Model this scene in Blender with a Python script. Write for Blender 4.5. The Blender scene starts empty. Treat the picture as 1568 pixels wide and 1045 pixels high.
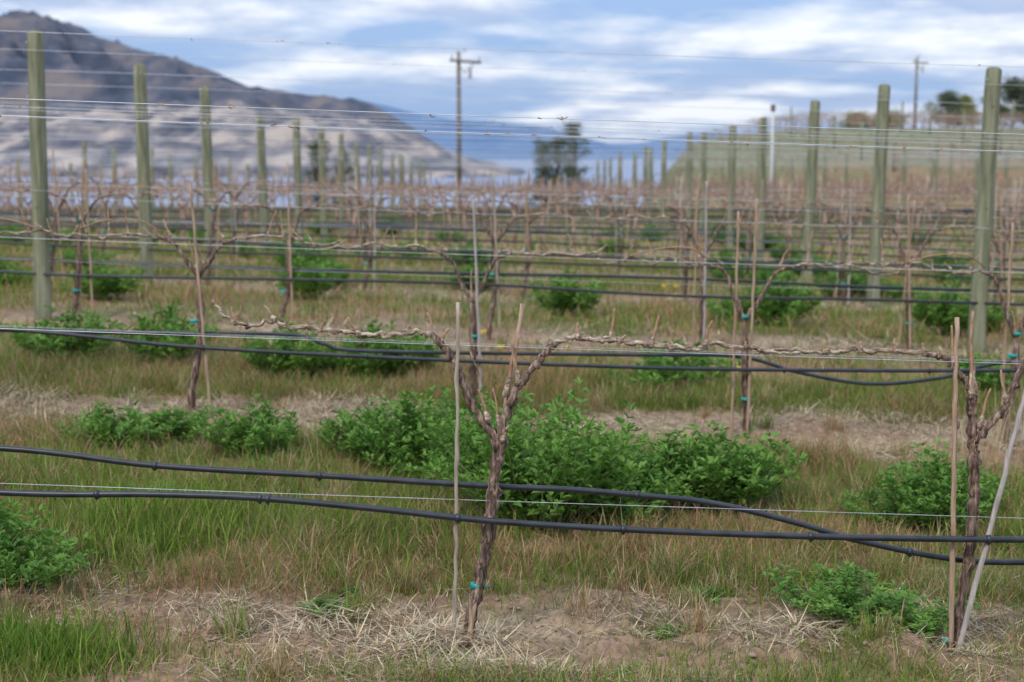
import bpy, math, random
import numpy as np
random.seed(7); rng=np.random.default_rng(11)
scene=bpy.context.scene
scene.view_settings.view_transform='Standard'
scene.view_settings.look='None'
scene.view_settings.exposure=0

# ------------------------------------------------------------ noise / terrain
def vn(x,y,s=0.):
    x=np.asarray(x,float);y=np.asarray(y,float)
    i=np.floor(x);j=np.floor(y);fx=x-i;fy=y-j
    fx=fx*fx*(3-2*fx);fy=fy*fy*(3-2*fy)
    def h(a,b):
        v=np.sin(a*127.1+b*311.7+s*74.7)*43758.5453
        return v-np.floor(v)
    return (h(i,j)*(1-fx)+h(i+1,j)*fx)*(1-fy)+(h(i,j+1)*(1-fx)+h(i+1,j+1)*fx)*fy
def fbm(x,y,s=0.,o=4):
    t=0;a=.5;n=0
    for k in range(o):
        t=t+a*vn(x*2**k,y*2**k,s+k*3.1);n+=a;a*=.5
    return t/n
def S(t):
    t=np.clip(t,0,1);return t*t*(3-2*t)
ROWS=[4.4,7.8]+[11.0+3.2*i for i in range(16)]
KY=[-30,0,4.4,7.8,11,14.2,17.4,20.6,23.8,30,43,58,80,4000]
KZ=[-.1,-.02,0,.04,.13,.13,.12,.02,-.08,-.18,-.45,-.85,-1.0,-1.0]
def tsm(x,y):
    x=np.asarray(x,float);y=np.asarray(y,float)
    z=np.interp(y,KY,KZ)
    k=.035*(1-S((y-17)/8.))
    z=z-k*np.clip(x,-25,25)
    hill=S((x-7)/14)*S((y-42)/60)
    z=z+4.3*hill
    edge=66+70*S((x-6)/14)
    z=z-30*S((y-edge)/150)
    return z
def rowdist(y):
    y=np.asarray(y,float)
    d=np.full(y.shape,99.)
    for r in ROWS: d=np.minimum(d,np.abs(y-r))
    return d
def strip(x,y):   # 1 = bare strip beneath the vines
    d=rowdist(y)
    w=.42+.42*(fbm(x*.9,y*.9,5)-.5)*2
    return (1-S((d-w+.22)/.44))*(.5+.5*S((fbm(x*1.9,y*1.9,55)-.32)/.2))
def terr(x,y):
    x=np.asarray(x,float);y=np.asarray(y,float)
    z=tsm(x,y)+.07*(fbm(x*.9,y*.9,1)-.5)+.03*(fbm(x*4,y*4,2,3)-.5)
    near=1-S((y-9)/4.)
    z=z+near*strip(x,y)*(.08*(fbm(x*9,y*9,3,3)-.5)+.034*(vn(x*31,y*31,4)-.5))
    z=z+.085*np.exp(-(((x-1.22)/.16)**2+((y-4.28)/.09)**2))+.05*np.exp(-(((x-.25)/.25)**2+((y-4.75)/.15)**2))
    return z
def tz(x,y): return float(terr(x,y))
def ts(x,y): return float(tsm(x,y))

# weed clumps: variant, x, y, scale, height scale
WEEDS=[(0,.14,5.72,1.1,1.2),(0,.02,6.0,1.0,1.2),(1,.42,5.85,.95,1.1),(1,.44,6.15,.95,1.1),(1,.70,6.2,1.0,1.1),(2,.98,6.25,1.15,1.2),(2,.85,6.45,1.,1.),(1,-.50,6.7,1.05,1.2),(2,-.72,6.9,.95,1.1),(3,-.28,6.45,1.,1.2),(2,-.35,6.95,1.,1.1),(2,-1.27,6.9,.95,1.15),(3,-1.12,6.75,.6,.7),
          (3,-1.98,7.1,1.,1.),(3,-1.76,7.2,.9,.9),(3,-1.52,5.75,.7,.8),(1,1.80,5.95,.95,1.15),(2,1.98,6.2,.9,1.),(3,1.62,6.1,.7,.9),(3,1.12,4.72,.8,.85),(3,1.30,4.60,.8,.8),(3,1.2,4.58,.6,.7),(3,-1.68,4.75,.8,1.1),(3,-1.90,4.85,1.,1.2),
          (2,-1.45,9.0,1.1,1.2),(3,-1.2,9.2,.9,1.),(2,-.86,9.1,1.1,1.3),(2,-.65,9.3,.9,1.1),(3,-3.0,9.4,1.3,1.2),(3,-2.3,9.5,1.3,1.3),(3,1.15,9.2,1.2,1.1),(3,1.9,6.8,.6,.6),(2,2.35,12.4,1.3,1.3),(3,2.0,12.6,1.2,1.1),(2,3.75,12.2,1.3,1.4),(2,.5,12.8,1.3,1.2),(1,-2.3,15.6,1.2,1.2),(2,-1.9,13.2,1.2,1.2),(2,-3.6,12.5,1.2,1.1),(3,.35,7.0,.7,.7),(3,.9,9.0,1.,.9),(2,3.1,9.3,1.,1.),
          (3,.55,4.55,.35,.5),(3,-.62,4.62,.35,.5),(3,.68,4.9,.4,.4),(3,-.2,4.2,.35,.5),(3,-.55,4.75,.3,.6),(3,.35,4.15,.3,.5)]
WR=[.34,.3,.27,.25]
def weedmask(x,y):
    m=np.ones(np.shape(x))
    for v,a,b,s,_ in WEEDS:
        m=m*S((np.hypot(x-a,(y-b+.06)*.9)/(WR[v]*s)-.55)/.5)
    return m

# ------------------------------------------------------------ mesh helpers
def link(name,me,mats=()):
    ob=bpy.data.objects.new(name,me)
    scene.collection.objects.link(ob)
    for m in mats:
        if len(me.materials)<len(mats): me.materials.append(m)
    return ob
def mesh_np(name,V,loops,sizes,mi=None,col=None,smooth=True):
    me=bpy.data.meshes.new(name)
    V=np.asarray(V,np.float32);loops=np.asarray(loops,np.int32);sizes=np.asarray(sizes,np.int32)
    me.vertices.add(len(V));me.vertices.foreach_set('co',V.ravel())
    me.loops.add(len(loops));me.loops.foreach_set('vertex_index',loops)
    me.polygons.add(len(sizes))
    st=np.zeros(len(sizes),np.int32);st[1:]=np.cumsum(sizes)[:-1]
    me.polygons.foreach_set('loop_start',st)
    if mi is not None: me.polygons.foreach_set('material_index',np.asarray(mi,np.int32))
    me.polygons.foreach_set('use_smooth',np.full(len(sizes),smooth))
    me.update(calc_edges=True)
    if col is not None:
        a=me.color_attributes.new('Col','FLOAT_COLOR','POINT')
        c=np.ones((len(V),4),np.float32);c[:,:3]=col
        a.data.foreach_set('color',c.ravel())
    return me
class MB:
    def __init__(s): s.V=[];s.L=[];s.Z=[];s.M=[];s.n=0
    def add(s,V,faces,mat=0):
        s.V.append(np.asarray(V,float))
        for f in faces:
            s.L.extend([i+s.n for i in f]);s.Z.append(len(f));s.M.append(mat)
        s.n+=len(V)
    def tube(s,P,R,sides=6,mat=0,rough=0.,cap=True):
        P=np.asarray(P,float);n=len(P)
        R=np.broadcast_to(np.asarray(R,float),(n,)).copy()
        T=np.gradient(P,axis=0);T/=np.linalg.norm(T,axis=1)[:,None]+1e-9
        ref=np.array([.13,1.,.07]) if abs(T[:,1]).mean()<.7 else np.array([0.1,0,1.])
        N=np.cross(T,ref);N/=np.linalg.norm(N,axis=1)[:,None]+1e-9
        B=np.cross(T,N)
        a=np.arange(sides)*2*math.pi/sides
        rr=R[:,None]*np.ones((1,sides))
        if rough>0:
            ridge=rng.normal(0,rough*.6,(1,sides))
            rr=rr*(1+ridge+rng.normal(0,rough,(n,sides)))
        V=P[:,None,:]+rr[:,:,None]*(np.cos(a)[None,:,None]*N[:,None,:]+np.sin(a)[None,:,None]*B[:,None,:])
        V=V.reshape(-1,3);F=[]
        for i in range(n-1):
            for k in range(sides):
                k2=(k+1)%sides
                F.append((i*sides+k,i*sides+k2,(i+1)*sides+k2,(i+1)*sides+k))
        if cap:
            F.append(tuple(range(sides))[::-1]);F.append(tuple((n-1)*sides+k for k in range(sides)))
        s.add(V,F,mat)
    def mesh(s,name,smooth=True):
        return mesh_np(name,np.concatenate(s.V),s.L,s.Z,s.M,smooth=smooth)
    def arrays(s):
        return np.concatenate(s.V),np.array(s.L),np.array(s.Z),np.array(s.M)
def crom(P,m=5):
    P=np.asarray(P,float)
    Q=np.vstack([2*P[0]-P[1],P,2*P[-1]-P[-2]]);out=[]
    for i in range(1,len(Q)-2):
        for t in np.arange(m)/m:
            p0,p1,p2,p3=Q[i-1],Q[i],Q[i+1],Q[i+2]
            out.append(.5*((2*p1)+(-p0+p2)*t+(2*p0-5*p1+4*p2-p3)*t*t+(-p0+3*p1-3*p2+p3)*t**3))
    out.append(Q[-2]);return np.array(out)

# ------------------------------------------------------------ materials
def mat(name,c1,c2,scale=(8,8,8),rough=.85,bump=.3,metal=0.,transl=0.,attr=False,ramp=(.35,.65),detail=4,spec=.3,c3=None,bdist=.01,flat=False):
    m=bpy.data.materials.new(name);m.use_nodes=True
    nt=m.node_tree;N=nt.nodes;L=nt.links;N.clear()
    out=N.new('ShaderNodeOutputMaterial');b=N.new('ShaderNodeBsdfPrincipled')
    b.inputs['Roughness'].default_value=rough;b.inputs['Metallic'].default_value=metal
    b.inputs['Specular IOR Level'].default_value=spec
    if flat:
        at=N.new('ShaderNodeAttribute');at.attribute_name='Col';col=at.outputs['Color']
        if transl>0: 
            b=N.new('ShaderNodeBsdfDiffuse');L.new(col,b.inputs[0])
    else:
        tc=N.new('ShaderNodeTexCoord');mp=N.new('ShaderNodeMapping');mp.inputs['Scale'].default_value=scale
        L.new(tc.outputs['Object'],mp.inputs['Vector'])
        no=N.new('ShaderNodeTexNoise');no.inputs['Scale'].default_value=1;no.inputs['Detail'].default_value=detail;no.inputs['Roughness'].default_value=.6
        L.new(mp.outputs[0],no.inputs['Vector'])
        cr=N.new('ShaderNodeValToRGB');e=cr.color_ramp.elements
        e[0].position=ramp[0];e[1].position=ramp[1];e[0].color=(*c1,1);e[1].color=(*c2,1)
        if c3: x=cr.color_ramp.elements.new((ramp[0]+ramp[1])/2);x.color=(*c3,1)
        L.new(no.outputs['Fac'],cr.inputs[0]);col=cr.outputs[0]
        if attr:
            at=N.new('ShaderNodeAttribute');at.attribute_name='Col'
            mx=N.new('ShaderNodeMix');mx.data_type='RGBA';mx.blend_type='MULTIPLY';mx.inputs['Factor'].default_value=1
            L.new(at.outputs['Color'],mx.inputs['A']);L.new(col,mx.inputs['B']);col=mx.outputs['Result']
        if bump>0:
            bm=N.new('ShaderNodeBump');bm.inputs['Strength'].default_value=bump;bm.inputs['Distance'].default_value=bdist
            L.new(no.outputs['Fac'],bm.inputs['Height']);L.new(bm.outputs[0],b.inputs['Normal'])
        L.new(col,b.inputs['Base Color'])
    if flat and transl<=0: L.new(col,b.inputs['Base Color'])
    if transl>0:
        tr=N.new('ShaderNodeBsdfTranslucent');L.new(col,tr.inputs['Color'])
        ms=N.new('ShaderNodeMixShader');ms.inputs[0].default_value=transl
        L.new(b.outputs[0],ms.inputs[1]);L.new(tr.outputs[0],ms.inputs[2]);L.new(ms.outputs[0],out.inputs[0])
    else: L.new(b.outputs[0],out.inputs[0])
    return m
M_ground=mat('soil',(.60,.58,.55),(1.3,1.27,1.24),(22,22,22),.95,1.,attr=True,detail=7,bdist=.03)
M_clod=mat('soil_clod',(.20,.135,.09),(.37,.265,.185),(40,40,40),.95,.4)
M_grass=mat('grass_blades',None,None,transl=.3,flat=True)
M_litter=mat('straw',None,None,flat=True,spec=.2)
M_bark=mat('vine_bark',(.05,.034,.028),(.38,.28,.21),(90,90,14),.9,1.,ramp=(.36,.66),c3=(.17,.11,.08),bdist=.006)
M_cord=mat('cordon_bark',(.09,.065,.045),(.52,.43,.33),(25,90,90),.9,.8,ramp=(.34,.64),c3=(.28,.205,.15),bdist=.004)
M_cane=mat('cane_bark',(.26,.14,.08),(.45,.29,.18),(60,60,30),.7,.3)
M_vfar=mat('vine_bark_mid',(.20,.12,.09),(.42,.28,.21),(20,20,20),.9,.0,detail=1)
M_tie=mat('teal_tape',(0.0,.25,.23),(.02,.36,.33),(20,20,20),.4,0)
M_bamb=mat('bamboo',(.24,.19,.145),(.46,.39,.30),(60,60,9),.65,.25)
M_stk=mat('cut_stake_wood',(.28,.18,.115),(.48,.34,.235),(90,90,8),.8,.5)
M_grey=mat('grey_stake_wood',(.28,.235,.21),(.48,.42,.38),(90,90,8),.8,.4)
M_post=mat('treated_post_wood',(.08,.095,.065),(.32,.32,.22),(24,24,2.0),.9,.7,c3=(.195,.20,.12),ramp=(.3,.7),detail=7)
M_ptop=mat('post_end_grain',(.10,.08,.05),(.24,.19,.12),(30,30,30),.9,.4)
M_wire=mat('galvanised_wire',(.55,.56,.58),(.75,.76,.78),(9,9,9),.4,0,metal=.6)
M_hose=mat('black_poly_hose',(.009,.011,.014),(.026,.029,.036),(14,14,14),.36,.05,spec=.5)
M_leaf=mat('leafy_weed_leaves',(.07,.175,.02),(.215,.38,.065),(7,7,7),.5,0,transl=.33,ramp=(.3,.7),detail=3)
M_stem=mat('weed_stems',(.12,.18,.05),(.2,.24,.08),(9,9,9),.7,0)
M_yel=mat('yellow_petals',(.75,.52,.02),(.85,.62,.04),(20,20,20),.6,0)
M_pole=mat('utility_pole_wood',(.12,.10,.08),(.22,.19,.16),(3,3,.4),.9,.2)
M_cer=mat('ceramic_insulator',(.3,.3,.3),(.4,.4,.4),(3,3,3),.3,0)
M_pine=mat('pine_needles',(.06,.085,.045),(.15,.17,.10),(.8,.8,.8),.8,0,transl=.15,detail=2)
M_bush=mat('spring_foliage',(.17,.18,.05),(.34,.33,.10),(.8,.8,.8),.8,0,transl=.2,detail=2)
M_tb=mat('tree_bark',(.08,.06,.05),(.15,.12,.1),(3,3,1),.9,.2)
M_white=mat('weathered_white_paint',(.5,.5,.5),(.65,.65,.65),(3,3,3),.6,0)
M_mdark=mat('mountain_slopes',(.045,.058,.085),(.16,.135,.13),(.011,.004,.016),1,0,detail=9,ramp=(.38,.62),c3=(.085,.09,.115))  # bluish tones put aerial haze into the slope colour
M_mlight=mat('dry_hillside',(.06,.065,.085),(.37,.30,.25),(.020,.009,.05),1,0,detail=9,ramp=(.40,.60),c3=(.185,.165,.165))
M_mblue=mat('distant_mountain',(.08,.145,.255),(.13,.20,.31),(.003,.002,.006),1,0,detail=6)  # blue base colour stands in for distance haze, there is no volume
M_water=mat('lake_water',(.20,.24,.32),(.25,.29,.37),(.004,.02,.01),.6,0,spec=.12)

# ------------------------------------------------------------ ground
def axis(fine0,fine1,st,lo,hi,g=1.09):
    a=list(np.arange(fine0,fine1,st));s=st;v=a[-1]
    while v<hi: s=min(s*g,12);v+=s;a.append(v)
    b=[];s=st;v=fine0
    while v>lo: s=min(s*g,12);v-=s;b.append(v)
    return np.array(b[::-1]+a)
gx=axis(-3.0,3.0,.02,-260,260,1.06);gy=axis(3.7,5.4,.015,-25,420,1.028)
X,Y=np.meshgrid(gx,gy)
Z=terr(X,Y)
nx,ny=len(gx),len(gy)
V=np.stack([X.ravel(),Y.ravel(),Z.ravel()],1)
ii=(np.arange(ny-1)[:,None]*nx+np.arange(nx-1)[None,:]).ravel()
F=np.stack([ii,ii+1,ii+nx+1,ii+nx],1)
st=strip(X,Y).ravel()[:,None]
p=fbm(X*1.3,Y*1.3,9).ravel()[:,None]
p2=S((fbm(X*2.3,Y*3.1,19).ravel()[:,None]-.50)/.2)
dirt=np.array([.29,.19,.125]);straw=np.array([.34,.25,.16]);und=np.array([.18,.155,.065]);red=np.array([.29,.175,.10])
c=(1-p2)*dirt+p2*straw
alley=und+(red-und)*S((p-.42)/.2)
col=alley*(1-st)+c*st
far=S((Y.ravel()[:,None]-60)/30)
col=col*(1-far)+np.array([.17,.18,.085])*far
me=mesh_np('ground',V,F.ravel(),np.full(len(F),4),col=col)
link('ground',me,[M_ground])
n=6500
x=rng.uniform(-2.4,2.6,n);y=4.4+rng.normal(0,.33,n)
k=(rng.random(n)<strip(x,y)**1.5)&(rng.random(n)<S((fbm(x*2.3,y*2.3,91)-.36)/.2));x,y=x[k],y[k];n=len(x)
phi=(1+5**.5)/2
ico=np.array([(-1,phi,0),(1,phi,0),(-1,-phi,0),(1,-phi,0),(0,-1,phi),(0,1,phi),(0,-1,-phi),(0,1,-phi),(phi,0,-1),(phi,0,1),(-phi,0,-1),(-phi,0,1)])/1.9
icf=np.array([(0,11,5),(0,5,1),(0,1,7),(0,7,10),(0,10,11),(1,5,9),(5,11,4),(11,10,2),(10,7,6),(7,1,8),(3,9,4),(3,4,2),(3,2,6),(3,6,8),(3,8,9),(4,9,5),(2,4,11),(6,2,10),(8,6,7),(9,8,1)])
s=.0035*np.exp(rng.normal(0,.6,n))
V=ico[None]*s[:,None,None]*rng.uniform(.6,1.35,(n,12,1))*np.array([1,1,.7])+np.stack([x,y,terr(x,y)+s*.2],1)[:,None,:]
F=(icf[None]+(np.arange(n)*12)[:,None,None]).reshape(-1)
link('soil_clods',mesh_np('soil_clods',V.reshape(-1,3),F,np.full(n*20,3)),[M_clod])

# ------------------------------------------------------------ blades
def blades(P,az,L,w,tilt,bend,col,seed=None):
    n=len(P);P=P.copy()
    h=np.stack([np.cos(az),np.sin(az),np.zeros(n)],1);sd=np.stack([-np.sin(az),np.cos(az),np.zeros(n)],1)
    fa=rng.uniform(-1,1,n)[:,None]
    sd=sd*np.cos(fa)+h*np.sin(fa)*.6
    wm=np.tile(np.array([[1,.9,.6]]),(n,1))
    if seed is not None: wm[seed]=np.array([.4,.45,1.6])
    out=np.zeros((n,7,3));cur=P
    for k in range(3):
        ww=(w*wm[:,k])[:,None]*.5
        out[:,2*k]=cur-sd*ww;out[:,2*k+1]=cur+sd*ww
        th=(tilt+bend*(k+.5)/3)[:,None]
        cur=cur+(h*np.sin(th)+np.array([0,0,1.])*np.cos(th))*(L/3)[:,None]
    out[:,6]=cur
    b=(np.arange(n)*7)[:,None]
    q1=b+np.array([[0,1,3,2]]);q2=b+np.array([[2,3,5,4]]);t=b+np.array([[4,5,6]])
    lp=np.concatenate([q1,q2,t],1).ravel()
    sz=np.tile([4,4,3],n)
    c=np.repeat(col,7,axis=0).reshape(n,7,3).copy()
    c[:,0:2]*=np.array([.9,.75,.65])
    if seed is not None:
        c[seed,4:]=c[seed,4:]*.35+np.array([.38,.20,.125])*.65
    return out.reshape(-1,3),lp,sz,c.reshape(-1,3)
PAL=np.array([[.115,.20,.03],[.205,.275,.05],[.24,.22,.07],[.35,.195,.105],[.52,.42,.24]])
def scatter(y0,y1,n,wid,Lm,side=.8,sl=.37,green=0.):
    y=y0+(y1-y0)*rng.random(n*3)
    hw=sl*y+side
    keep=rng.random(n*3)<hw/hw.max();y=y[keep];hw=hw[keep]
    x=rng.uniform(-1,1,len(y))*hw
    g=fbm(x*1.1,y*1.1,21)+green;st=strip(x,y)
    dens=(1-.93*st)*np.clip(.25+2.3*(fbm(x*2.1,y*2.1,31)-.3),.12,1)
    if y0<20: dens=dens*(.08+.92*weedmask(x,y))
    k=rng.random(len(y))<dens
    x,y,g,st=x[k][:n],y[k][:n],g[k][:n],st[k][:n];n=len(x)
    gr=np.clip((g-.36)/.24,0,1)
    r=rng.random(n)
    cls=np.where(r<.10+.36*gr,0,np.where(r<.30+.43*gr,1,np.where(r<.53+.30*gr,2,np.where(r<.87+.04*gr,3,4))))
    col=PAL[cls]*rng.uniform(.6,1.3,(n,1))*rng.uniform(.92,1.08,(n,3))
    tallm=.4+1.2*fbm(x*2.4,y*2.4,44)
    L=Lm*rng.uniform(.3,1.3,n)*tallm*(1-.5*st)
    w=wid*rng.uniform(.6,1.4,n)
    P=np.stack([x,y,terr(x,y)-.005],1)
    return P,rng.uniform(0,6.28,n),L,w,rng.uniform(0,.6,n),rng.uniform(.1,1.5,n),col,(cls>=3)&(rng.random(n)<.7)
sets=[scatter(3.6,9.4,200000,.0025,.135),scatter(9.4,20,75000,.006,.155,green=.05),scatter(20,62,50000,.022,.2,2.,green=.1)]
def tuft(cx,cy,rx,ry,n,Lm,w,cols,tl=.5,bd=.9):
    x=cx+rng.normal(0,rx,n);y=cy+rng.normal(0,ry,n)
    col=PAL[rng.choice(cols,n)]*rng.uniform(.7,1.3,(n,1))
    return (np.stack([x,y,terr(x,y)-.004],1),rng.uniform(0,6.28,n),Lm*rng.uniform(.4,1.2,n),w*rng.uniform(.7,1.3,n),rng.uniform(0,tl,n),rng.uniform(.1,bd,n),col,np.zeros(n,bool))
sets.append(tuft(-1.52,4.08,.19,.09,2600,.13,.0045,[0,0,0,1]))
sets.append(tuft(-.85,4.1,.3,.08,1200,.06,.003,[1,2,4]))
sets.append(tuft(.9,4.12,.3,.1,1100,.06,.0032,[0,1,2]))
sets.append(tuft(.3,4.05,.3,.05,700,.05,.003,[1,2,4]))
sets.append(tuft(-1.45,5.45,.22,.25,2500,.18,.0045,[0,1,1]))
for i in range(320):
    yy=rng.uniform(3.9,9);xx=rng.uniform(-1,1)*(.37*yy+.6)
    if float(strip(xx,yy))>.5 and rng.random()<.65: continue
    sets.append(tuft(xx,yy,.03,.03,int(rng.integers(30,110)),rng.uniform(.05,.17),.0034,[[0,1],[1,2],[4,4,2],[3,4],[0,1,4]][rng.integers(5)]))
for (a,b,n) in [(.42,5.0,6),(2.45,7.2,40),(2.6,7.4,40),(1.95,6.1,10),(-1.0,6.6,10)]:
    sets.append(tuft(a,b,.12,.12,n,.42,.003,[4],.3,.4))
def build(sets,name,m):
    Vs=[];Ls=[];Zs=[];Cs=[];n=0
    for s_ in sets:
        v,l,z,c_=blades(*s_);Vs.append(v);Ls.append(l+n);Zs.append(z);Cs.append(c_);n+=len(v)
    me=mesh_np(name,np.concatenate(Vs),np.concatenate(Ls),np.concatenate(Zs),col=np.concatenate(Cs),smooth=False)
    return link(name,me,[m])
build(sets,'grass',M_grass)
def litter(n,y0,y1,wid,Lm,thr=.3,sp=.36):
    rows=np.array([r for r in ROWS if y0<r<y1])
    y=rows[rng.integers(len(rows),size=n)]+rng.normal(0,sp,n)
    x=rng.uniform(-1,1,n)*(.37*y+1)
    k=rng.random(n)<S((fbm(x*2.0,y*2.6,77)-thr)/.16);x,y=x[k],y[k];n=len(x)
    col=np.array([[.52,.42,.28]])*rng.uniform(.3,1.35,(n,1))*rng.uniform(.95,1.05,(n,3))
    return (np.stack([x,y,terr(x,y)+.002+.02*rng.random(n)],1),rng.uniform(0,6.28,n),Lm*rng.uniform(.3,1.3,n),wid*rng.uniform(.5,1.5,n),rng.uniform(1.15,1.65,n),rng.uniform(-.4,.6,n),col,np.zeros(n,bool))
ls=[litter(22000,3,5,.0030,.08,.45),litter(20000,7,9,.0045,.13,.42),litter(12000,10,18,.009,.16,.4,.4)]
for (cx,cy,n,sx,sy) in [(-.85,8.0,1800,.28,.22),(-.2,4.32,1700,.16,.12),(-.05,4.12,1100,.14,.06),(-.6,4.5,1100,.22,.12),(1.35,4.75,700,.2,.12),(-3.,8.1,1600,.5,.25),(2.2,8.2,1400,.35,.25),(.95,4.5,700,.16,.08),(-1.7,7.9,900,.4,.2)]:
    x=cx+rng.normal(0,sx,n);y=cy+rng.normal(0,sy,n)
    hh=.06*np.exp(-((x-cx)**2/sx**2+(y-cy)**2/sy**2))
    ls.append((np.stack([x,y,terr(x,y)+hh*rng.random(n)],1),rng.uniform(0,6.28,n),.11*rng.uniform(.3,1.3,n),.0036*rng.uniform(.5,1.5,n),rng.uniform(1.,1.6,n),rng.uniform(-.2,.9,n),np.array([[.57,.46,.30]])*rng.uniform(.3,1.25,(n,1)),np.zeros(n,bool)))
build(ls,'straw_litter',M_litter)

# ------------------------------------------------------------ leafy weeds
def weed(nst,rad,h,ls=.034,seed=0):
    r=np.random.default_rng(seed);mb=MB()
    LV=[];LF=[];k0=0
    lob=r.uniform(.65,1.25,9)
    for i in range(nst):
        a=r.uniform(0,6.28);q=r.random()**.6
        lb=np.interp(a/6.2832*8,np.arange(9),np.r_[lob[:8],lob[0]])
        L=h*r.uniform(.5,1.2)*(.75+.25*lb)
        rd=rad*lb
        b=np.array([math.cos(a)*rd*.35*q,math.sin(a)*rd*.35*q,0])
        d=np.array([math.cos(a),math.sin(a)])
        pts=[]
        for t in np.linspace(0,1,6):
            out=rd*.8*q*math.sin(t*1.5)
            pts.append(b+np.array([d[0]*out,d[1]*out,L*t*(1-.32*q*t)]))
        pts=np.array(pts)+r.normal(0,.006,(6,3));pts[:,2]=np.maximum(pts[:,2],0)
        mb.tube(pts,np.linspace(.0028,.001,6),4,1,cap=False)
        nn=int(9+6*r.random())
        for j in range(nn):
            t=.18+.82*j/(nn-1);f=t*5;k=min(int(f),4);p0=pts[k]*(1-f+k)+pts[k+1]*(f-k)
            aa=j*2.4+r.uniform(-.5,.5)
            pd=np.array([math.cos(aa),math.sin(aa),.55]);pl=.025*r.uniform(.5,1.3)*(1.15-.5*t)
            c=p0+pd*pl
            for g in (-1.0,0,1.0,) if r.random()<.6 else (-1.4,-.5,.5,1.4):
                az=aa+g;el=r.uniform(-.2,.75)+.3*t
                D=np.array([math.cos(az)*math.cos(el),math.sin(az)*math.cos(el),math.sin(el)])
                sd=np.array([-math.sin(az),math.cos(az),r.uniform(-.35,.35)]);up=np.cross(D,sd)
                l=ls*r.uniform(.65,1.3)*(1.15-.3*t);w=l*.20
                tipd=np.array([0,0,-l*.12])
                LV+= [c,c+D*l*.35+sd*w+up*w*.35,c+D*l*.72+sd*w*.85+up*w*.3,c+D*l+tipd,c+D*l*.72-sd*w*.85+up*w*.3,c+D*l*.35-sd*w+up*w*.35]
                LF+= [(k0,k0+1,k0+2,k0+3),(k0,k0+3,k0+4,k0+5)];k0+=6
    mb.add(np.array(LV),LF,0)
    me=mb.mesh('leafy_weed_mesh%d'%seed,smooth=False)
    me.materials.append(M_leaf);me.materials.append(M_stem);return me
WM=[weed(95,.34,.42,.040,1),weed(66,.3,.30,.039,2),weed(54,.27,.26,.038,3),weed(38,.25,.2,.037,4)]
def putw(v,x,y,s=1.,sz=1.):
    o=bpy.data.objects.new('leafy_weed',WM[v]);scene.collection.objects.link(o)
    o.location=(x,y,tz(x,y)-.01);o.rotation_euler=(0,0,random.uniform(0,6.28));o.scale=(s,s,s*sz)
for a in WEEDS: putw(*a)
for i in range(70):
    y=rng.uniform(12.4,32);x=rng.uniform(-1,1)*(.37*y+1)
    if rowdist(y)<.5 : y+=.8
    putw(int(rng.integers(1,4)),x,y,rng.uniform(.7,1.4),1.)
mb=MB()
for (x,y) in [(1.35,12.6),(1.47,12.7),(1.42,12.4),(-.07,8.9),(.36,9.2),(1.35,8.3),(-.2,9.9),(2.6,16.6)]:
    z=tz(x,y);hh=random.uniform(.2,.32)
    mb.tube([(x,y,z),(x+.01,y,z+hh*.6),(x,y,z+hh)],.002,4,0)
    n=12;ring=[(x,y,z+hh)]
    for k in range(n*2):
        rr=.026 if k%2 else .017
        ring.append((x+rr*math.cos(k*math.pi/n),y+rr*math.sin(k*math.pi/n),z+hh+.006+.014*(k%2)))
    mb.add(np.array(ring),[(0,1+k,1+(k+1)%(2*n)) for k in range(2*n)],1)
    mb.tube([(x,y,z+hh-.012),(x,y,z+hh+.012)],[.008,.019],8,1)
link('dandelion_flowers',mb.mesh('dandelion_flowers'),[M_stem,M_yel])

# ------------------------------------------------------------ grapevines
def shag(mb,P,R,n,mt=0):
    P=np.asarray(P)
    for i in range(n):
        k=random.randrange(0,max(1,len(P)-5));m=min(len(P),k+random.randint(3,7))
        a=random.uniform(0,6.28);seg=P[k:m];r=np.interp(np.arange(k,m),np.arange(len(P)),R)
        off=np.stack([np.cos(a)*r*1.0,np.sin(a)*r*1.0,np.zeros(len(r))],1)
        lift=np.linspace(0,random.uniform(.0,.006),len(seg))[:,None]*np.array([math.cos(a),math.sin(a),0])
        mb.tube(seg+off+lift,[.0022]*(len(seg)-1)+[.0006],4,mt)
def spur(mb,p,h,lean,r0=.0055,mt=2,ly=0.):
    p=np.array(p);k=h*.3
    pts=[p,p+np.array([lean*.3,ly*.3,k]),p+np.array([lean*.6+random.uniform(-.006,.006),ly*.6,h*.65]),p+np.array([lean,ly,h])]
    q=crom(pts,4);R=np.linspace(r0*1.1,r0*.6,len(q))
    for j in range(2,len(q)-1,4): R[j]*=1.35
    mb.tube(q,R,6,mt,.06)
    mb.tube([p-np.array([0,0,.008]),p+np.array([0,0,.006]),pts[1]],[r0*1.6,r0*1.8,r0*1.05],6,1,.15)
def wiggle(P,a):
    P=np.array(P,float);P[1:-1]+=rng.normal(0,a,(len(P)-2,3));return P
def arm(mb,pts,r0,r1,sides=10,mt=1,ro=.1,sub=6,wg=.0022):
    q=wiggle(crom(pts,sub),wg);R=np.linspace(r0,r1,len(q))*(1+rng.normal(0,.10,len(q)))
    for j in range(3,len(q)-2,7): R[j]*=1.32
    mb.tube(q,R,sides,mt,ro);return q,R
def tie(mb,p,r):
    p=np.array(p);mb.tube([p-np.array([0,0,.008]),p,p+np.array([0,0,.008])],[r,r*1.05,r],10,3)
    mb.tube([p+np.array([r,-.005,0]),p+np.array([r+.012,-.01,.004]),p+np.array([r+.022,-.008,-.006])],.0025,4,3)
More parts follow.
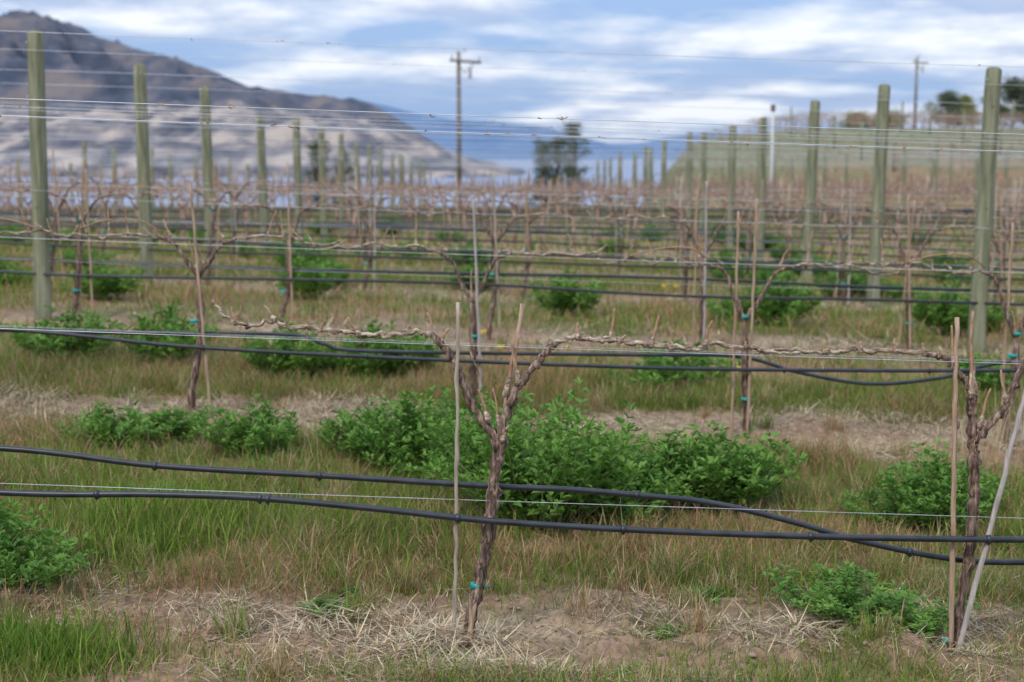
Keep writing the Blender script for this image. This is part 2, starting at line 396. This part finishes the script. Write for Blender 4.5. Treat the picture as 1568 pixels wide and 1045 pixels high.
def tendrils(mb,pts,n):
    for i in range(n):
        j=random.randrange(len(pts));p=np.array(pts[j])+rng.normal(0,.004,3)
        q=[p]
        for k in range(5): q.append(q[-1]+rng.normal(0,.011,3)+np.array([0,0,-.003]))
        mb.tube(crom(q,3),.0011,3,2)
VM=[M_bark,M_cord,M_cane,M_tie]
Y0=4.4
def W(l,dy=0): return [(x,Y0+dy+ (random.uniform(-.008,.008)),z) for x,z in l]
mb=MB()
q,R=arm(mb,W([(-.150,-.03),(-.135,.06),(-.110,.177),(-.088,.284),(-.074,.38),(-.060,.476),(-.05,.57),(-.040,.650)]),.0165,.0165,16,0,.12)
shag(mb,q,R,40)
mb.tube([(-.042,Y0,.615),(-.038,Y0,.65),(-.036,Y0,.675)],[.016,.023,.014],14,0,.16)
q,R=arm(mb,W([(-.042,.645),(-.09,.717),(-.141,.80),(-.168,.885),(-.195,.925),(-.225,.965),(-.252,.993)]),.0125,.010,12,0,.12);shag(mb,q,R,16)
qL,R=arm(mb,W([(-.252,.993),(-.313,1.0),(-.39,.99),(-.456,.993),(-.55,1.0),(-.639,1.017),(-.70,1.012),(-.741,1.037),(-.80,1.018),(-.863,1.027),(-.90,1.06),(-.93,1.10)]),.0085,.0045,9,1,.12,wg=.0034)
shag(mb,qL,R*.8,8,1)
q,R=arm(mb,W([(-.034,.65),(-.02,.73),(.002,.80),(.035,.85),(.073,.893),(.10,.93),(.134,.962)]),.0135,.011,12,0,.12);shag(mb,q,R,16)
qR,R=arm(mb,W([(.134,.962),(.18,.985),(.236,.98),(.307,.972),(.37,.968),(.44,.955),(.53,.95),(.58,.945),(.623,.96),(.70,.95),(.76,.945),(.806,.935),(.90,.932)]),.0088,.005,9,1,.12,wg=.0034)
shag(mb,qR,R*.8,8,1)
for (x,z,h,l) in [(-.245,.985,.075,-.02),(-.225,.965,.045,.03),(-.48,.995,.05,-.03),(-.741,1.037,.045,-.03),(-.86,1.027,.05,-.012),(-.33,1.0,.02,.01),(.205,.98,.05,.0),(.307,.972,.10,.012),(.335,.97,.02,.02),(.435,.955,.095,.022),(.60,.95,.085,.025),(.73,.95,.02,0),(-.60,1.005,.02,.01),(.50,.95,.02,-.01)]:
    spur(mb,(x,Y0,z),h,l,.0048)
spur(mb,(-.02,Y0,.80),.19,.045,.0062);spur(mb,(.02,Y0-.01,.84),.13,-.02,.0058);spur(mb,(-.075,Y0-.01,.72),.10,-.03,.006);spur(mb,(-.04,Y0,.70),.12,-.02,.0045);spur(mb,(-.03,Y0-.015,.66),.045,.02,.0055)
spur(mb,(-.145,Y0,.80),.09,-.03,.0042)
tendrils(mb,np.vstack([qL,qR]),18)
tie(mb,(-.112,Y0,.185),.021)
mb.tube([(-.13,Y0-.02,.94),(-.10,Y0-.012,.86)],.0015,3,1)
link('grapevine',mb.mesh('grapevine'),VM)
mb=MB()
q,R=arm(mb,W([(1.42,-.08),(1.425,.0),(1.435,.115),(1.456,.284),(1.462,.38),(1.462,.476),(1.458,.56),(1.452,.644),(1.449,.73),(1.445,.81)]),.016,.0135,16,0,.12);shag(mb,q,R,46)
q,R=arm(mb,W([(1.445,.80),(1.42,.845),(1.397,.87),(1.37,.905),(1.33,.925),(1.295,.93)]),.0105,.008,10,0,.1);shag(mb,q,R,8)
q1,R=arm(mb,W([(1.295,.93),(1.20,.936),(1.09,.94),(1.0,.935),(.92,.936),(.82,.94),(.76,.93)],.006),.0078,.0042,8,1,.1,wg=.0034)
q,R=arm(mb,W([(1.452,.65),(1.50,.70),(1.545,.76),(1.575,.85),(1.62,.93),(1.70,.96)]),.011,.0085,12,0,.1);shag(mb,q,R,12)
q2,R=arm(mb,W([(1.70,.96),(1.85,.95),(2.0,.955),(2.2,.94),(2.4,.945)]),.008,.005,8,1,.1)
for (x,z,h,l) in [(1.09,.94,.03,0),(1.20,.936,.03,-.01),(1.29,.93,.035,-.01),(.98,.935,.02,.01),(1.84,.95,.08,.01),(2.05,.95,.1,-.02),(2.3,.94,.07,.02),(1.55,.78,.1,-.02),(1.38,.89,.13,-.01)]:
    spur(mb,(x,Y0,z),h,l,.005)
spur(mb,(1.437,Y0-.01,.80),.265,-.005,.0065);spur(mb,(1.40,Y0,.70),.10,-.01,.0045);spur(mb,(1.47,Y0,.70),.12,.03,.0052);spur(mb,(1.448,Y0,.82),.12,-.012,.0055);spur(mb,(1.585,Y0,.86),.1,.05,.0055)
tendrils(mb,np.vstack([q1,q2]),12);tie(mb,(1.40,Y0,.0),.018);tendrils(mb,[(1.45,Y0-.02,.82),(1.45,Y0-.02,.66)],14)
link('grapevine',mb.mesh('grapevine'),VM)
mb=MB()
q,R=arm(mb,W([(-1.70,-.0),(-1.675,.08),(-1.66,.17),(-1.672,.25),(-1.69,.31)]),.017,.012,12,0,.12);shag(mb,q,R,14);spur(mb,(-1.69,Y0,.30),.10,-.05,.006);tie(mb,(-1.663,Y0,.2),.018)
link('grapevine',mb.mesh('grapevine'),VM)
def genvine(seed,det=True,span=.80):
    random.seed(seed);mb=MB();s=10 if det else 5;lx=random.uniform(-.08,.08)
    hd=random.uniform(.56,.78)
    tr=[(lx*-1,0,-.04),(-lx*.7,random.uniform(-.02,.02),.12),(-lx*.2+random.uniform(-.02,.02),0,hd*.55),(0,0,hd)]
    q,R=arm(mb,tr,.0195,.015,s,0,.12,4 if det else 2)
    if det: shag(mb,q,R,22)
    cor=[]
    for sg in (-1,1):
        w=.13+random.uniform(-.04,.05)
        q,R=arm(mb,[(0,0,hd-.01),(sg*w*.45,random.uniform(-.02,.02),hd+(.96-hd)*.4),(sg*w*.85,0,.92),(sg*(w+.07),0,.965)],.012,.0085,max(5,s-2),0,.12,4 if det else 1)
        pts=[(sg*(w+.07),0,.965)];x=w+.07;sp_=span*random.uniform(.72,1.)
        while x<sp_:
            x+=random.uniform(.08,.14);pts.append((sg*x,random.uniform(-.02,.02),.965+random.uniform(-.022,.03)))
        pts.append((sg*(x+.06),0,.98+random.uniform(-.02,.05)))
        q,R=arm(mb,pts,.008,.0045,max(4,s-3),1,.12,3 if det else 1,wg=.004);cor.append(q)
        x=w
        while x<sp_:
            h=random.choice([.04,.06,.09,.12,.16,.2]);spur(mb,(sg*x,0,.965),h,random.uniform(-.06,.06),.0048,2,random.uniform(-.03,.03));x+=random.uniform(.09,.17)
    spur(mb,(0,0,hd),random.uniform(.1,.3),random.uniform(-.06,.06),.006)
    spur(mb,(.03,0,hd+.05),random.uniform(.05,.25),random.uniform(-.06,.06),.0055)
    if random.random()<.6:
        a=random.choice([-1,1]);x=.2
        mb.tube(crom([(a*x,0,.98),(a*(x+.12),-.05,1.05),(a*(x+.3),-.04,1.04),(a*(x+.45),0,.99)],4),.0045,5,2)
    if det: tendrils(mb,cor[0],8);tendrils(mb,cor[1],8)
    tie(mb,(-lx*.6,0,random.choice([.22,.3,.5])),.026)
    if random.random()<.6: tie(mb,(0,0,hd+.02),.024)
    return mb
GV=[genvine(100+i).mesh('grapevine_var%d'%i) for i in range(8)]
for g in GV:
    for m in VM: g.materials.append(m)
def stake(x,y,z0,x1,z1,r,m,dy=0.,knots=True):
    mb=MB();n=24;P=np.linspace((x,y,z0-.05),(x1,y+dy,z1),n);P[1:-1]+=rng.normal(0,.0014,(n-2,3))
    R=np.full(n,r)*np.linspace(1.08,.9,n)
    if knots:
        for k in range(3,n,5): R[k]*=1.3
    mb.tube(P,R,8,0,.05);o=link('wooden_stake' if m is not M_bamb else 'bamboo_stake',mb.mesh('stake'),[m])
stake(-.182,Y0-.03,.04,-.166,1.095,.0060,M_bamb)
stake(-.150,Y0-.035,-.01,.033,1.08,.0080,M_stk,.11,False)
stake(1.40,Y0-.03,.03,1.385,1.045,.0080,M_stk,.03,False)
stake(1.40,Y0-.045,-.06,1.64,.98,.0090,M_grey,.03,False)
def putv(x,y,i):
    o=bpy.data.objects.new('grapevine',GV[i%8]);scene.collection.objects.link(o)
    o.location=(x,y,tz(x,y));o.rotation_euler=(0,math.radians(2.0 if y<20 else 0),0);return o
cnt=0
for x in (-4.85,-3.4,3.0,4.6): putv(x,Y0,cnt);cnt+=1;stake(x+.05,Y0-.03,ts(x,Y0),x+.09,ts(x,Y0)+1.1,.008,M_bamb)
for k,(y,off,sp) in enumerate([(7.8,-1.75,1.505),(11.,-3.35,1.60),(14.2,-3.0,1.57),(17.4,-3.4,1.57)]):
    n0=int((-.38*y-1.5-off)/sp)-1
    for j in range(n0,40):
        x=off+j*sp
        if x>.38*y+1.5: break
        if x<-.38*y-2: continue
        putv(x,y,cnt);cnt+=1
        g=ts(x,y)
        t=random.uniform(-.10,.14)
        stake(x+random.uniform(.04,.1),y-.03,g,x+.06+t,g+random.uniform(1.15,1.32),.0085,random.choice([M_bamb,M_stk,M_stk,M_grey]),0,False)
        if random.random()<.6: stake(x-.03,y+.03,g,x+random.uniform(-.05,.08),g+random.uniform(1.05,1.3),.008,random.choice([M_bamb,M_stk]),0,False)
def low(seed):
    random.seed(seed);mb=MB();hd=.65
    mb.tube([(0,0,-.05),(random.uniform(-.05,.05),0,.3),(0,0,hd)],[.026,.024,.02],4,0)
    for sg in (-1,1):
        mb.tube([(0,0,hd),(sg*.14,0,.88),(sg*.3,0,.965),(sg*.55,0,.97),(sg*.8,0,.98)],[.016,.013,.012,.011,.009],4,0)
        x=.15
        while x<.8:
            h=random.choice([.06,.1,.15,.22,.3]);l=random.uniform(-.08,.08)
            mb.tube([(sg*x,0,.96),(sg*x+l,random.uniform(-.05,.05),.96+h)],[.010,.007],3,0,cap=False);x+=.1
    t=random.uniform(-.1,.1);mb.tube([(.06,0,0),(.06+t,0,1.25)],.011,4,1)
    return mb.arrays()
LOW=[low(300+i) for i in range(6)]
def mass(pos,name):
    Vs=[];Ls=[];Zs=[];Ms=[];n=0
    for (x,y,z,s) in pos:
        v,l,zz,m=LOW[random.randrange(6)];v=v*np.array([random.choice([-1,1]),1,s])+np.array([x,y,z])
        Vs.append(v);Ls.append(l+n);Zs.append(zz);Ms.append(m);n+=len(v)
    me=mesh_np(name,np.concatenate(Vs),np.concatenate(Ls),np.concatenate(Zs),np.concatenate(Ms));link(name,me,[M_vfar,M_bamb])
pos=[]
for y in ROWS[5:]:
    x=-.38*y-4+random.random()
    while x<.38*y+4: pos.append((x,y,ts(x,y),random.uniform(.93,1.05)));x+=1.57
mass(pos,'distant_grapevine_rows')
pos=[];HR=[62.2+3.2*i for i in range(20)]
for y in HR:
    x=9+random.random()
    while x<.38*y+6:
        if ts(x,y)>-1.2 and random.random()<.8: pos.append((x,y,ts(x,y),1.))
        x+=1.57
mass(pos,'hillside_grapevine_rows')

# ------------------------------------------------------------ posts
def postmesh(i):
    random.seed(50+i);mb=MB();h=2.15;zs=[-.15,0,.3,.8,1.2,1.6,2.0,h-.012,h]
    R=[.068,.067,.066,.064,.063,.062,.061,.060,.054]
    mb.tube([(random.uniform(-.004,.004),random.uniform(-.004,.004),z) for z in zs],R,18,0,.008,cap=False)
    a=np.arange(18)*2*math.pi/18
    mb.add(np.stack([.0545*np.cos(a),.0545*np.sin(a),np.full(18,h)],1),[tuple(range(18))],1)
    for z in (.40,.46,.96,1.62,1.67,2.07):
        mb.tube([(-.02,-.066,z+.012),(-.02,-.076,z+.006),(-.02,-.076,z-.006),(-.02,-.066,z-.012)],.002,4,2)
    for z in (.965,1.645):
        b=np.linspace(0,2*math.pi,20);mb.tube(np.stack([.0655*np.cos(b),.0655*np.sin(b),np.full(20,z)],1),.0018,4,2,cap=False)
    for q_ in range(5):
        z=random.uniform(.3,2.);b=random.uniform(-2.4,-.7);c_=np.array([.061*math.cos(b),.061*math.sin(b),z])
        mb.tube([c_*np.array([.95,.95,1]),c_*np.array([1.07,1.07,1])],[.014,.009],8,1)
    me=mb.mesh('wooden_post_mesh%d'%i)
    for m in (M_post,M_ptop,M_wire): me.materials.append(m)
    return me
PM=[postmesh(i) for i in range(4)]
random.seed(5)
for k,y in enumerate(ROWS):
    for j in range(-5,6):
        x=-3.65+7.27*j if j<=0 else 3.62+7.27*(j-1)
        if y>15: x+=random.uniform(-.12,.12)
        if abs(x)>.38*y+5: continue
        o=bpy.data.objects.new('wooden_post',PM[random.randrange(4)]);scene.collection.objects.link(o)
        o.location=(x,y,ts(x,y)+(.04 if (y==11. and x<0) else 0));o.rotation_euler=(random.uniform(-.015,.015),random.uniform(-.018,.018),random.uniform(-.6,.6))
        o.scale=(1,1,random.uniform(.97,1.03) if y<20 else random.uniform(.93,1.03))
mb=MB()
for y in HR[:12:2]:
    x=11
    while x<.38*y+5:
        g=ts(x,y);mb.tube([(x,y,g-.1),(x,y,g+1.9)],[.065,.06],8,0);x+=7.27
link('hillside_wooden_posts',mb.mesh('hillside_wooden_posts'),[M_post])

# ------------------------------------------------------------ wires + hoses
def row_line(y,h,x0,x1,sag=.01,dy=0.,step=.4,ph=0):
    xs=np.arange(x0,x1,step)
    u=((xs+3.65)%7.27)/7.27
    z=tsm(xs,np.full(len(xs),y))+h-sag*4*u*(1-u)
    return np.stack([xs,np.full(len(xs),y+dy),z],1)
for k,y in enumerate(ROWS):
    if k>12: break
    mb=MB();W_=.38*y+5;r=.0011 if k<1 else (.0015 if k<3 else .0024)
    for h,dy in ((.965,-.07),(1.62,-.072),(1.675,.072),(2.07,-.07),(.475,-.07)):
        if k>6 and h<.5: continue
        if k>8 and h>1.9: continue
        dyy=dy if h!=.965 else -.008
        if h==.475: dyy=-.02
        mb.tube(row_line(y,h,-W_,W_,.012,dyy,.5),r*(.75 if h<.5 else (.8 if (h<1 and k==0) else 1)),4,0)
    if k<4:
        random.seed(k+60)
        for i in range(34 if k<2 else 44):
            x=random.uniform(-.4*y-.5,.4*y+.5);h,dy=random.choice([(1.62,-.072),(1.675,.072),(1.62,-.072),(2.07,-.07)])
            u=((x+3.65)%7.27)/7.27;p=np.array([x,y+dy,ts(x,y)+h-.012*4*u*(1-u)])
            for m in range(random.randint(1,2)):
                q=[p+np.array([random.uniform(-.02,.02),0,0])]
                for j in range(4): q.append(q[-1]+np.array([random.uniform(-.006,.010),random.uniform(-.004,.004),random.uniform(-.004,.004)]))
                mb.tube(q,.0018,4,1)
    link('trellis_wires',mb.mesh('trellis_wires'),[M_wire,M_cane])
def hose(pts,bands=(),r=.0105):
    mb=MB();P=crom(pts,8);mb.tube(P,r,10,0)
    for b in bands:
        z=np.interp(b,P[:,0],P[:,2]);y=np.interp(b,P[:,0],P[:,1]);k=np.searchsorted(P[:,0],b);t=P[min(k,len(P)-1)]-P[k-1];t/=np.linalg.norm(t)
        c=np.array([b,y,z]);mb.tube([c-t*.008,c-t*.005,c+t*.005,c+t*.008],[r*1.1,r*1.45,r*1.45,r*1.1],10,0)
        mb.tube([c,c+np.array([0,-.004,-r*1.7])],[.004,.003],6,0)
    link('irrigation_hose',mb.mesh('irrigation_hose'),[M_hose])
yh=Y0-.045
hose([(-7,yh,.75),(-4,yh,.63),(-2.6,yh,.575),(-1.64,yh,.500),(-1.12,yh,.492),(-.8,yh,.480),(-.45,yh,.448),(-.05,yh,.405),(.44,yh,.375),(1.,yh,.355),(1.64,yh,.346),(2.4,yh,.35),(4,yh,.28),(7,yh,.2)],(-.79,-.765,-.17,.94,1.5,-1.3,.35),.0105)
yb=Y0+.05
hose([(-7,yb,.8),(-4,yb,.70),(-2.6,yb,.655),(-1.64,yb,.62),(-1.14,yb,.563),(-.61,yb,.530),(-.09,yb,.497),(.2,yb,.484),(.446,yb,.462),(.60,yb,.447),(.76,yb,.415),(.95,yb,.365),(1.08,yb,.325),(1.38,yb,.262),(1.64,yb,.245),(2.2,yb,.27),(3.2,yb,.30),(5,yb,.25),(7,yb,.15)],(-1.14,-.615,.40,1.28),.0100)
hose([(-8,7.75,.76),(-5,7.75,.66),(-2.9,7.75,.60),(-1.8,7.75,.50),(-.7,7.75,.438),(.8,7.75,.38),(2.0,7.75,.365),(3,7.75,.36),(5,7.75,.3),(8,7.75,.2)],(-1.7,-.8,.1,1.5,2.3),.011)
hose([(-8,7.85,.78),(-5,7.85,.66),(-2.6,7.85,.57),(-1.3,7.85,.555),(-1.05,7.85,.50),(-.8,7.85,.46),(.6,7.85,.44),(1.25,7.85,.43),(1.6,7.85,.34),(2.0,7.85,.275),(2.4,7.85,.31),(2.85,7.85,.40),(4,7.85,.33),(8,7.85,.2)],(),.011)
random.seed(9)
for k,y in enumerate(ROWS[2:12]):
    for q_ in range(2):
        pts=[];W_=.38*y+4;x=-W_;h0=random.uniform(.36,.44)+.07*q_
        while x<W_: pts.append((x,y-.05+.1*q_,ts(x,y)+h0+random.uniform(-.025,.02)));x+=1.57
        hose(pts,(),.0115)

# ------------------------------------------------------------ utility poles, sensor post
def upole(x,y,h,name='utility_pole'):
    e=bpy.data.objects.new(name,None);scene.collection.objects.link(e);g=ts(x,y);e.location=(x,y,g)
    mb=MB();mb.tube([(0,0,-.5),(0,0,h*.5),(0,0,h)],[.16,.135,.105],12,0)
    a=link('pole_shaft',mb.mesh('pole_shaft'),[M_pole]);a.parent=e
    mb=MB();z=h-.55
    def box(c,s):
        c=np.array(c);V=[c+np.array([i*s[0],j*s[1],k*s[2]])/2 for i in(-1,1) for j in(-1,1) for k in(-1,1)]
        mb.add(V,[(0,1,3,2),(4,6,7,5),(0,4,5,1),(2,3,7,6),(0,2,6,4),(1,5,7,3)],0)
    box((0,-.18,z),(1.9,.1,.13))
    mb.tube([(-.6,-.15,z),(0,-.13,z-.6)],.025,5,0);mb.tube([(.6,-.15,z),(0,-.13,z-.6)],.025,5,0)
    a=link('crossarm',mb.mesh('crossarm'),[M_pole]);a.parent=e;a.rotation_euler=(0,.04,.5)
    mb=MB()
    for t in (-.85,-.35,.85): mb.tube([(t,-.18,z+.06),(t,-.18,z+.14),(t,-.18,z+.2),(t,-.18,z+.3)],[.02,.06,.04,.07],8,0)
    mb.tube([(0,0,h),(0,0,h+.12),(0,0,h+.25)],[.03,.06,.05],8,0)
    mb.tube([(.3,-.2,z-.9),(.3,-.2,z-.88),(.3,-.2,z-.3),(.3,-.2,z-.28)],[.07,.09,.09,.07],10,0)
    a=link('insulators_and_fuse',mb.mesh('insulators'),[M_cer]);a.parent=e;a.rotation_euler=(0,.04,.5)
upole(-2.95,80,8.9)
upole(39.2,140,7.6)
mb=MB();x,y=7.25,40.;g=ts(x,y)
mb.tube([(0,0,-.1),(0,0,3.1)],[.04,.035],8,0);mb.tube([(0,0,3.1),(0,0,3.14),(0,0,3.26),(0,0,3.3)],[.04,.07,.07,.03],10,1)
o=link('sensor_post',mb.mesh('sensor_post'),[M_white,M_pole]);o.location=(x,y,g)

# ------------------------------------------------------------ trees
def tree(name,x,y,h,rad,seed,leafm,conifer=True,dens=1.,base=None):
    r=np.random.default_rng(seed);mb=MB();g=ts(x,y) if base is None else base
    mb.tube(crom([(0,0,-.3),(.03*h*r.normal(),0,h*.35),(.02*h*r.normal(),0,h*.7),(0,0,h*.97)],3),np.linspace(.03*h,.006*h,10),8,0,.05)
    C=[]
    nl=int(28*dens) if conifer else 22
    for i in range(nl):
        t=(.12+.85*(i+r.random())/nl);a=i*2.4+r.normal()*.4
        if conifer: L=rad*(1.08-t)**.5*r.uniform(.5,1.25)*(.8 if t<.2 else 1)
        else: L=rad*math.sin(min(1,.25+t*.85)*math.pi)**.5*r.uniform(.6,1.1)
        z=h*t;e=np.array([math.cos(a)*L,math.sin(a)*L,z+(L*.2 if conifer else L*.5)])
        mid=np.array([math.cos(a)*L*.5,math.sin(a)*L*.5,z-.02*h if conifer else z+.1*L])
        mb.tube([(0,0,z-.02*h),mid,e],[.010*h,.006*h,.003*h],5,0)
        for q in range(6):
            s=r.uniform(.35,1.05);c=np.array([0,0,z])*(1-s)+e*s;c=c+r.normal(0,.09*rad,3)
            n=36;C.append(c+r.normal(0,1,(n,3))*np.array([.13,.13,.08])*rad)
    for q in range(8):
        c=np.array([0,0,h*r.uniform(.85,1.0)]);C.append(c+r.normal(0,1,(20,3))*np.array([.08,.08,.07])*rad)
    C=np.concatenate(C);n=len(C);s=.05*rad*r.uniform(.6,1.4,n)
    u=r.normal(0,1,(n,3));u/=np.linalg.norm(u,axis=1)[:,None];v=np.cross(u,r.normal(0,1,(n,3)));v/=np.linalg.norm(v,axis=1)[:,None]
    Q=np.stack([C-u*s[:,None],C+v*s[:,None]*.45,C+u*s[:,None],C-v*s[:,None]*.45],1).reshape(-1,3)
    k=np.arange(n)*4;mb.add(Q,[(a,a+1,a+2,a+3) for a in k],1)
    o=link(name,mb.mesh(name,False),[M_tb,leafm]);o.location=(x,y,g)
tree('pine_tree',3.85,90,6.6,1.3,1,M_pine,base=-3.0)
tree('pine_tree',2.85,92,5.6,1.2,12,M_pine,base=-3.0)
tree('pine_tree',2.0,91,5.4,1.2,2,M_pine,base=-3.0)
tree('pine_tree',-12.9,95,6.1,1.4,3,M_pine,base=-3.6)
tree('pine_tree',-11.3,96,5.4,1.2,4,M_pine,base=-3.6)
tree('pine_tree',40.6,134,3.9,2.0,5,M_pine,False)
tree('poplar_tree',43.,137,3.6,1.8,6,M_bush,False)
tree('pine_tree',48.,138,5.2,2.6,7,M_pine,False)
tree('pine_tree',51.,140,5.4,2.6,8,M_pine,False)
tree('poplar_tree',33.,138,1.9,1.8,9,M_bush,False);tree('poplar_tree',36.,138,2.0,1.8,10,M_bush,False)

# ------------------------------------------------------------ mountains + lake
def ridge(name,prof,D,dy,m,seed,amp,base=-27,nx=300,ny=90):
    prof=np.array(prof,float)
    xs=np.linspace(prof[0,0],prof[-1,0],nx);top=np.interp(xs,prof[:,0],prof[:,1])
    top=np.convolve(np.pad(top,4,mode='edge'),np.ones(9)/9,mode='valid')
    t=np.linspace(0,1,ny)
    X,T=np.meshgrid(xs,t);Yy=D-dy+2*dy*T
    TT=np.meshgrid(top,t)[0]
    sh=np.sin(np.clip(T,0,1)*math.pi)**.8
    nz=fbm(X*5/dy+seed,Yy*3/dy,seed,6);rd=1-np.abs(2*nz-1)
    f=sh*(1+amp*(rd-.8)*np.sin(T*math.pi*2)**2)
    Zz=base+(TT-base)*f+ (TT-base)*amp*.15*(fbm(X*24/dy,Yy*24/dy,seed+5,4)-.5)*sh*np.abs(np.cos(T*math.pi))**.5
    V=np.stack([X.ravel(),Yy.ravel(),Zz.ravel()],1)
    ii=(np.arange(ny-1)[:,None]*nx+np.arange(nx-1)[None,:]).ravel()
    F=np.stack([ii,ii+1,ii+nx+1,ii+nx],1)
    link(name,mesh_np(name,V,F.ravel(),np.full(len(F),4)),[m])
ridge('mountain',[(-3600,-27),(-2900,60),(-2155,206),(-1700,313),(-1427,352),(-1363,370),(-1309,376),(-1245,360),(-1154,322),(-1063,288),(-954,260),(-826,231),(-763,195),(-699,176),(-535,153),(-408,142),(-335,114),(-244,37),(-153,-8),(-44,-27)],4000,900,M_mdark,3,1.0)
ridge('foothills',[(-2400,40),(-1500,80),(-828,70),(-670,62),(-511,66),(-405,70),(-300,62),(-237,52),(-173,30),(-110,6),(-46,-16),(30,-27)],2250,650,M_mlight,8,1.3)
ridge('distant_mountains',[(-3000,330),(-1226,309),(-749,291),(-602,232),(-308,187),(59,168),(279,131),(400,85),(500,52),(591,37),(793,77),(1013,115),(1196,130),(1343,88),(1527,42),(1894,75),(2600,120),(3600,150),(6000,90),(8000,-27)],8000,1500,M_mblue,5,.35)
V=[(-20000,150,-25),(20000,150,-25),(20000,25000,-25),(-20000,25000,-25)]
link('lake_water',mesh_np('lake_water',V,[0,1,2,3],[4]),[M_water])

# ------------------------------------------------------------ world, sun, camera
w=bpy.data.worlds.new('World');scene.world=w;w.use_nodes=True
nt=w.node_tree;N=nt.nodes;L=nt.links;N.clear()
out=N.new('ShaderNodeOutputWorld');bg=N.new('ShaderNodeBackground');bg.inputs[1].default_value=.1
sky=N.new('ShaderNodeTexSky');sky.sky_type='NISHITA';sky.sun_disc=False
sky.sun_elevation=math.radians(48);sky.sun_rotation=math.radians(215);sky.dust_density=1.5
tc=N.new('ShaderNodeTexCoord');sp=N.new('ShaderNodeSeparateXYZ');L.new(tc.outputs['Generated'],sp.inputs[0])
def mth(op,a,b=None):
    n=N.new('ShaderNodeMath');n.operation=op
    for i,v in enumerate((a,b)):
        if v is None: continue
        if isinstance(v,(int,float)): n.inputs[i].default_value=v
        else: L.new(v,n.inputs[i])
    return n.outputs[0]
zp=mth('MAXIMUM',sp.outputs[2],0.)
zz=mth('ADD',zp,.13)
cx=mth('DIVIDE',sp.outputs[0],zz);cy=mth('DIVIDE',sp.outputs[1],zz)
cb=N.new('ShaderNodeCombineXYZ');L.new(cx,cb.inputs[0]);L.new(cy,cb.inputs[1])
def noise(sc,det,off,r=.55):
    mp=N.new('ShaderNodeMapping');mp.inputs['Location'].default_value=off;L.new(cb.outputs[0],mp.inputs['Vector'])
    n=N.new('ShaderNodeTexNoise');n.inputs['Scale'].default_value=sc;n.inputs['Detail'].default_value=det;n.inputs['Roughness'].default_value=r
    L.new(mp.outputs[0],n.inputs['Vector']);return n.outputs['Fac']
def ramp(f,a,b,ca,cb_):
    r=N.new('ShaderNodeValToRGB');e=r.color_ramp.elements;e[0].position=a;e[1].position=b;e[0].color=(*ca,1);e[1].color=(*cb_,1);L.new(f,r.inputs[0]);return r.outputs[0]
def mix(f,a,b,bt='MIX'):
    n=N.new('ShaderNodeMix');n.data_type='RGBA';n.blend_type=bt
    if isinstance(f,float): n.inputs['Factor'].default_value=f
    else: L.new(f,n.inputs['Factor'])
    for k,v in (('A',a),('B',b)):
        if isinstance(v,tuple): n.inputs[k].default_value=(*v,1)
        else: L.new(v,n.inputs[k])
    return n.outputs['Result']
blue=mix(.8,sky.outputs[0],(3.6,5.5,9.2))
grey=mix(ramp(noise(1.7,6,(3,1,0)),.42,.57,(0,0,0),(1,1,1)),(5.0,6.1,8.4),(9.6,10.1,10.8))
m1=ramp(noise(.9,8,(0.3,0,0)),.41,.56,(0,0,0),(1,1,1))
c=mix(m1,blue,grey)
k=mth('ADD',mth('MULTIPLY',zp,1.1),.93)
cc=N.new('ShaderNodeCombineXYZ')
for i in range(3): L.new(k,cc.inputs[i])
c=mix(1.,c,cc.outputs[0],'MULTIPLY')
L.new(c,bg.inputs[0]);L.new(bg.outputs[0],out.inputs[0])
sl=bpy.data.lights.new('sun','SUN');sl.energy=2.0;sl.angle=math.radians(10);sl.color=(1,.92,.80)
so=bpy.data.objects.new('sun',sl);scene.collection.objects.link(so)
so.rotation_euler=(math.radians(42),0,math.radians(-35))
cd=bpy.data.cameras.new('camera');cd.lens=50;cd.sensor_width=36;cd.clip_start=.05;cd.clip_end=40000
cd.dof.use_dof=True;cd.dof.focus_distance=4.5;cd.dof.aperture_fstop=3.2
co=bpy.data.objects.new('camera',cd);scene.collection.objects.link(co)
co.location=(0,0,1.55);co.rotation_euler=(math.radians(82.5),0,0);scene.camera=co
